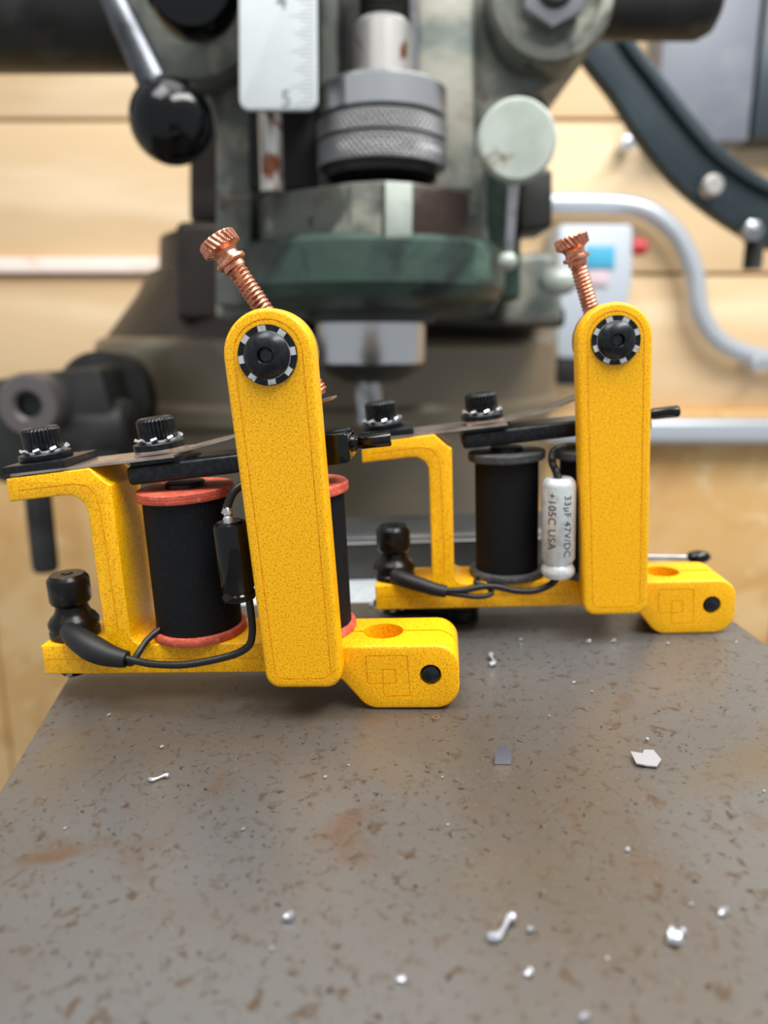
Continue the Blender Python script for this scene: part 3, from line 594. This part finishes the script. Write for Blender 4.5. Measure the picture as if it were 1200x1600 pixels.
# lock knob with lever at right
c = ml(806, 222, 362)
kb = obj('lock_knob', G().lathe([(1, -6), (15, -6), (16.8, -4.5), (17.4, -2), (17.4, 3.5), (16, 5), (1, 5.2)], T(*c) @ YAX, 56), KNOBG, mill)
obj('knob_shaft', G().lathe([(1, -40), (7, -40), (7, -5), (1, -5)], T(*c) @ YAX, 24), CASTD, kb)
pa, pb = ml(801, 283, 366), ml(793, 408, 366)
obj('lock_lever', G().tube([pa+Vector((0, 0, 3)), pb], 2.6, 16, 1, rfun=lambda t: 3.4-.9*t), STEEL, mill)
obj('lever_tip', G().sphere(pb, 4.4, 24), KNOBG, mill)
slabpart('side_box', [(812, 265), (812, 360), (864, 356), (864, 262)], 400, 40, CASTD, bevel=2.5)
slabpart('side_bracket', [(752, 160), (752, 470), (815, 470), (815, 380), (830, 300), (858, 250), (858, 150)], 425, 60, GREEN, bevel=4)
slabpart('lower_casting', [(785, 398), (785, 505), (880, 505), (880, 470), (872, 400), (850, 392)], 470, 60, CASTL, bevel=5)
slabpart('lower_flange', [(640, 470), (640, 512), (885, 512), (885, 478), (790, 470)], 500, 90, CASTD, bevel=4)
c = ml(872, 440, 455); obj('pinch_knob', G().sphere(c, 9, 28, sc=(1.3, .8, .9)), KNOBG, mill)
# quill feed lever with black ball
pa, pb = ml(150, -60, 352), ml(256, 162, 352)
lv = obj('feed_lever', G().tube([pa, pb], 6, 24, 1, rfun=lambda t: 5.2+1.9*t), LEVM, mill)
obj('ball_handle', G().sphere(ml(268, 189, 352), 17.7, 56), BAKE, lv)
# left hub, handwheel boss and hanging rod
c = at(52, 632, 440)
hub = bpy.data.objects.new('handwheel_hub', None); C.objects.link(hub); hub.parent = mill; hub['label'] = 'dark round hub with a hollow bore and hanging rod'
hub.matrix_local = Matrix.Translation((c-MX)*MM) @ Matrix.Scale(.786, 4)
obj('hub_body', G().lathe([(1, -60), (36, -60), (38, -52), (38, -24), (1, -22)], T(30, 34, 0) @ YAX, 56), CASTD, hub)
obj('hub_ring', G().lathe([(8.5, -30), (22, -30), (23.5, -26), (23.5, 6), (21, 10), (11.5, 10), (9, 7)], YAX, 56, cap=False), HUBM, hub)
obj('hub_bore', G().lathe([(.5, 2), (9.2, 2), (9.2, 1), (.5, 1)], YAX, 32), MATTE, hub)
obj('side_boss', G().lathe([(1, -30), (22, -30), (24, -24), (24, 26), (20, 30), (1, 30)], T(34, 30, -22) @ Ry(math.pi/2), 48), CASTD, hub)
obj('hub_shaft', G().tube([(30, 50, -4), (60, 150, -10), (130, 240, -16)], 15, 20, 4), CASTD, hub)
obj('bracket', G().prism(rnd([(-70, 8), (-20, 20), (48, 28), (60, -40), (20, -52), (-34, -62), (-80, -44)], 8), 10, 60), CASTD, hub, bevel=4)
obj('drop_rod', G().lathe([(.5, -122), (8.5, -122), (9.8, -118), (9.8, -30), (.5, -30)], T(-6, 5, -8), 36), CASTD, hub)
# curved belt guard band at right
DB = 600
outer = [(880, 40), (918, 98), (960, 152), (1002, 218), (1060, 288), (1130, 344), (1205, 386), (1290, 405)]
inner = [(962, 10), (990, 62), (1036, 122), (1086, 186), (1134, 238), (1208, 286), (1290, 306)]
c = at(1050, 200, DB)
bd = bgthing('curved_guard_arm', 'blue-black curved steel arm sweeping down at upper right', 'machine arm', c)
po = spline([(x, y, 0) for x, y in outer], 5); pi_ = spline([(x, y, 0) for x, y in inner], 5)
pts = [(p.x, p.y) for p in po]+[(p.x, p.y) for p in reversed(pi_)]
obj('arm_band', G().prism(P2(pts, DB, c), 0, 16), BAND, bd, bevel=3)
off = [Vector((p.x, p.y)) for p in pi_]
rim = [(p.x, p.y) for p in pi_]+[(p.x-14, p.y+13) for p in reversed(pi_)]
obj('arm_lip', G().prism(P2(rim, DB-3, c), -6, 0), BAND, bd, bevel=1)
q = at(1110, 292, DB-8)-c; obj('brass_screw', G().lathe([(.5, 0), (8, 0), (8, 5), (6, 7), (.5, 7)], T(*q) @ YAX, 24), RUSTY, bd)
q = at(1172, 362, DB-8)-c; obj('end_bolt', G().lathe([(.5, 0), (9, 0), (8, 6), (.5, 9)], T(*q) @ YAX, 6), STEEL, bd)
obj('bolt_stem', G().lathe([(.5, -20), (7, -20), (7, 0), (.5, 0)], T(q.x+8, q.y+8, q.z-6), 20), CASTD, bd)
# grey panel, far right top
CD = 1062
c = at(1120, 100, CD)
gp = bgthing('grey_cabinet', 'blue-grey metal cabinet on the wall at upper right corner', 'cabinet', c)
x0_, z1_ = (at(1040, 0, CD)-c).x, (at(0, -60, CD)-c).z; x1_, z0_ = (at(1192, 0, CD)-c).x, (at(0, 221, CD)-c).z
obj('cabinet_body', G().box(x0_, x1_, 0, WY-CD, z0_, z1_), GREYP, gp, bevel=4)
obj('cabinet_side_door', G().box(x1_+4, x1_+160, 0, WY-CD-2, z0_+4, z1_), BAND, gp, bevel=4)
# conduit
pts = [(820, 312), (865, 316), (955, 318), (1012, 330), (1058, 368), (1084, 425), (1094, 488), (1128, 536), (1200, 562), (1300, 575)]
c = at(1080, 440, WY-30)
cdt = tag(obj('wall_conduit', G().tube([(at(x, y, WY-30)-c) for x, y in pts], 13.5, 24, 8), CONDU), 'silver bent conduit curving down the pine wall at right', 'conduit')
cdt.matrix_world = BG @ Matrix.Translation(c*MM)
for i, (x, y) in enumerate(((1184, 568), (983, 222))):
    c = at(x, y, WY-36)
    k = bgthing('conduit_clamp' if i == 0 else 'wall_hook', ('round conduit clamp at the lower right end of the bent conduit', 'small white clip on the pine wall left of the curved arm')[i], ('clamp', 'clip')[i], c)
    obj('clip_body', G().lathe([(.5, -32), (12, -32), (12, 6), (9, 9), (.5, 9)] if i == 0 else [(.5, -32), (9, -32), (9, 2), (.5, 4)], YAX, 28), CONDU, k)
    obj('clip_screw', G().lathe([(.5, 4), (4, 4), (3, 11), (.5, 11.5)], YAX, 16), STEEL, k)
c = at(1110, 675, WY-60)
z_ = [(at(900, y, WY-60)-c).z for y in (656, 694)]
rail = tag(obj('wall_rail', G().box((at(845, 0, WY-60)-c).x, 420, -2, 48, z_[1], z_[0]), CONDU, bevel=8, seg=4), 'pale grey horizontal rail above the chipboard at right', 'rail')
rail.matrix_world = BG @ Matrix.Translation(c*MM)
# electrical box
c = at(930, 455, 1040)
eb = bgthing('electrical_box', 'pale grey-blue electrical box with blue label and red button on pine wall', 'electrical box', c)
pl = P2([(872, 560), (872, 350), (990, 350), (988, 440), (962, 560)], 1040, c)
obj('box_body', G().prism(rnd(pl, 8), 0, 78), BOXG, eb, bevel=4)
obj('label_plate', G().prism(P2([(916, 418), (916, 384), (960, 384), (960, 418)], 1038, c), -4, 0), BLUE, eb, bevel=.5)
obj('label_plate', G().prism(P2([(918, 446), (918, 424), (950, 424), (950, 446)], 1038, c), -4, 0), PINKW, eb, bevel=.5)
q = at(998, 386, 1060)-c; obj('stop_button', G().lathe([(.5, -10), (11, -10), (11, 6), (8, 10), (.5, 10)], T(*q) @ Ry(math.pi/2), 28), RED, eb)
obj('cable_gland', G().prism(P2([(872, 602), (872, 560), (908, 560), (905, 602)], 1045, c), 5, 60), MATTE, eb, bevel=3)

# ================================================================== black ring spanner under the farther machine
pr = atg(722, 966); pe = atg(600, 955)
sv = thing('ring_spanner', 'small black ring-ended spanner lying under the farther machine base', 'spanner', T(pr.x*MM, pr.y*MM, 0) @ Rz(math.atan2(pe.y-pr.y, pe.x-pr.x)))
obj('ring', G().lathe([(2.0, .2), (3.7, .2), (4.0, .6), (4.0, 2.9), (3.6, 3.3), (2.2, 3.3), (2.0, 3.0), (2.0, .2)], None, 40, cap=False), BLACK, sv)
obj('shank', G().plan(rnd([(3.4, -1.6), (12, -1.3), (17, -2.6), (20, -1.2), (20, 1.2), (17, 2.6), (12, 1.3), (3.4, 1.6)], .6), .3, 2.6), BLACK, sv, bevel=.3)
obj('rivet', G().lathe([(.2, 2.4), (1.3, 2.4), (1.1, 3.2), (.2, 3.4)], T(13.5, 0, 0), 20), STEEL, sv)

# ================================================================== swarf on the slab
def chip(name, px, py, size, kind, label, group=None, rot=0):
    p = atg(px, py); k = size*p.y/F*1.0; g = G(); rr = random.Random(int(px*7+py))
    if kind == 'flat':
        pl = [(-.5, -.22), (-.1, -.3), (.2, -.36), (.5, -.1), (.42, .3), (.1, .36), (-.05, .2), (-.48, .26)]
        V = [(x*k, y*k*1.5, .25+.10*k*abs(x)+(.06*k if y > 0 else 0)) for x, y in pl]
        V += [(x, y, z+.22) for x, y, z in V]; n = len(pl)
        g.add(V, [tuple(reversed(range(n))), tuple(range(n, 2*n))]+[(i, (i+1) % n, (i+1) % n+n, i+n) for i in range(n)])
    elif kind == 'fold':
        g.add([(-.5*k, -.3*k, .1), (.45*k, -.35*k, .1), (.5*k, .0, .45*k), (-.42*k, 0, .42*k), (.3*k, .3*k, .9*k), (-.2*k, .32*k, .85*k), (-.5*k, -.1*k, .1), (.5*k, .1*k, .1)],
              [(0, 1, 2, 3), (3, 2, 4, 5), (0, 3, 6), (1, 7, 2), (6, 3, 5), (7, 4, 2), (6, 5, 4, 7), (0, 6, 7, 1)])
    elif kind == 'curl':
        pts = [(-.5*k, -.2*k, .12*k), (-.2*k, -.25*k, .16*k), (.05*k, .05*k, .2*k), (.3*k, .45*k, .24*k), (.5*k, .5*k, .2*k)]
        g.tube(pts, k*.11, 8, 4, rfun=lambda t: k*.12*(1+.35*math.sin(t*9)))
    else:
        n = 7; ring = []; tz = rr.uniform(.1, .35)*k; th = max(.12, k*.16)
        for i in range(n):
            t = 2*math.pi*(i+rr.uniform(-.3, .3))/n; q = k*rr.uniform(.28, .58)
            x, y = q*math.cos(t), q*math.sin(t)*.9; ring.append((x, y, max(.02, .05+tz*(x/k+.5)+rr.uniform(0, .18)*k)))
        top = [(x*.8, y*.8, z+th+rr.uniform(0, .12)*k) for x, y, z in ring]
        g.add(ring+top+[(0, 0, .03+tz*.5), (rr.uniform(-.1, .1)*k, 0, th+tz*.6+.2*k)], [(i, (i+1) % n, (i+1) % n+n, i+n) for i in range(n)]+[((i+1) % n, i, 2*n) for i in range(n)]+[(i+n, (i+1) % n+n, 2*n+1) for i in range(n)])
    o = obj(name, g, CHIPD if kind == 'fold' else CHIPW, None, angle=25, fixn=True); o.location = (p.x*MM, p.y*MM, 0); o.rotation_euler.z = rot
    tag(o, label, 'metal chip', group); return o
chip('metal_chip', 1010, 1190, 46, 'flat', 'bright flat leaf-shaped metal chip on right half of slab')
chip('metal_chip', 785, 1190, 30, 'fold', 'dark silver folded metal chip at middle of slab below the farther machine')
chip('metal_chip', 246, 1220, 26, 'curl', 'small curled metal chip on left part of slab', rot=-.5)
chip('metal_chip', 770, 1036, 30, 'curl', 'thin silver curl right of the nearer clamp block', rot=.7)
chip('metal_chip', 450, 1438, 30, 'bit', 'blurred silver chip left of centre near bottom of slab')
chip('metal_chip', 785, 1460, 56, 'curl', 'blurred long silver curl near the bottom centre')
chip('metal_chip', 1053, 1472, 48, 'bit', 'largest blurred grey chip at lower right of slab')
chip('metal_chip', 1066, 1460, 20, 'bit', 'small chip touching the top of the largest grey chip')
chip('metal_chip', 828, 1457, 18, 'bit', 'small blurred chip right of the long silver curl')
chip('metal_chip', 827, 1524, 24, 'bit', 'round blurred silver chip below the long silver curl')
chip('metal_chip', 627, 1534, 22, 'bit', 'pale blurred chip near bottom edge, left of centre')
chip('metal_chip', 1129, 1430, 22, 'bit', 'bright blurred round chip near the right edge, lower part')
chip('metal_chip', 582, 948, 16, 'bit', 'shiny chip beside the left end of farther machine base')
chip('metal_chip', 1011, 1157, 10, 'bit', 'tiny bright chip just above the flat leaf-shaped chip')
SPECKS = ((253, 1169, 9, 'bright speck above the small curled chip on left part of slab'), (508, 1216, 8, 'bright speck on slab straight below the nearer side plate'),
 (380, 1298, 9, 'speck left of centre, above the blurred silver chip'), (920, 1005, 12, 'left one of two specks just below the farther side plate'),
 (957, 1004, 12, 'right one of two specks just below the farther side plate'), (897, 1068, 9, 'lone speck between the farther machine and the folded chip'),
 (813, 1001, 8, 'speck beside the ring spanner, above the thin silver curl'), (980, 1330, 12, 'triangular speck in the rusty patch below the leaf-shaped chip'),
 (1079, 1415, 9, 'dim speck left of the bright blurred round chip near right edge'), (1044, 1007, 7, 'tiny speck at the foot of the farther clamp block'),
 (1194, 1238, 7, 'speck at the right edge of the photo, below the leaf-shaped chip'), (700, 1290, 6, 'very small speck below and left of the folded chip'),
 (691, 1216, 5, 'pinpoint speck left of the folded chip'), (545, 1197, 5, 'faint pinpoint right of the speck below the nearer side plate'),
 (170, 1119, 8, 'speck near the left slab edge under the nearer binding post'), (102, 1296, 8, 'speck at far left, below the small curled chip'),
 (1150, 1005, 5, 'pinpoint speck by the right slab edge beside farther clamp block'), (858, 1120, 5, 'pinpoint speck above and between the folded and leaf-shaped chips'),
 (925, 1082, 6, 'pinpoint speck right of the lone speck below the farther machine'), (1186, 1037, 5, 'pinpoint speck at the far right near the slab corner'),
 (912, 1592, 26, 'blurred chip cut by the bottom edge of the photo'), (425, 1486, 11, 'faint blurred speck below the silver chip left of centre'),
 (948, 1500, 10, 'faint blurred speck left of the largest grey chip'))
for (x, y, s_, lb) in SPECKS:
    chip('metal_chip', x, y, s_, 'bit', lb, 'scattered metal specks on the slab')
p = atg(681, 1123)
tag(obj('tiny_washer', G().lathe([(.25, 0), (.75, 0), (.75, .3), (.25, .3), (.25, 0)], T(0, 0, .02), 20, cap=False), STEEL), 'tiny steel eyelet on slab in front of the nearer clamp block', 'washer').location = (p.x*MM, p.y*MM, 0)
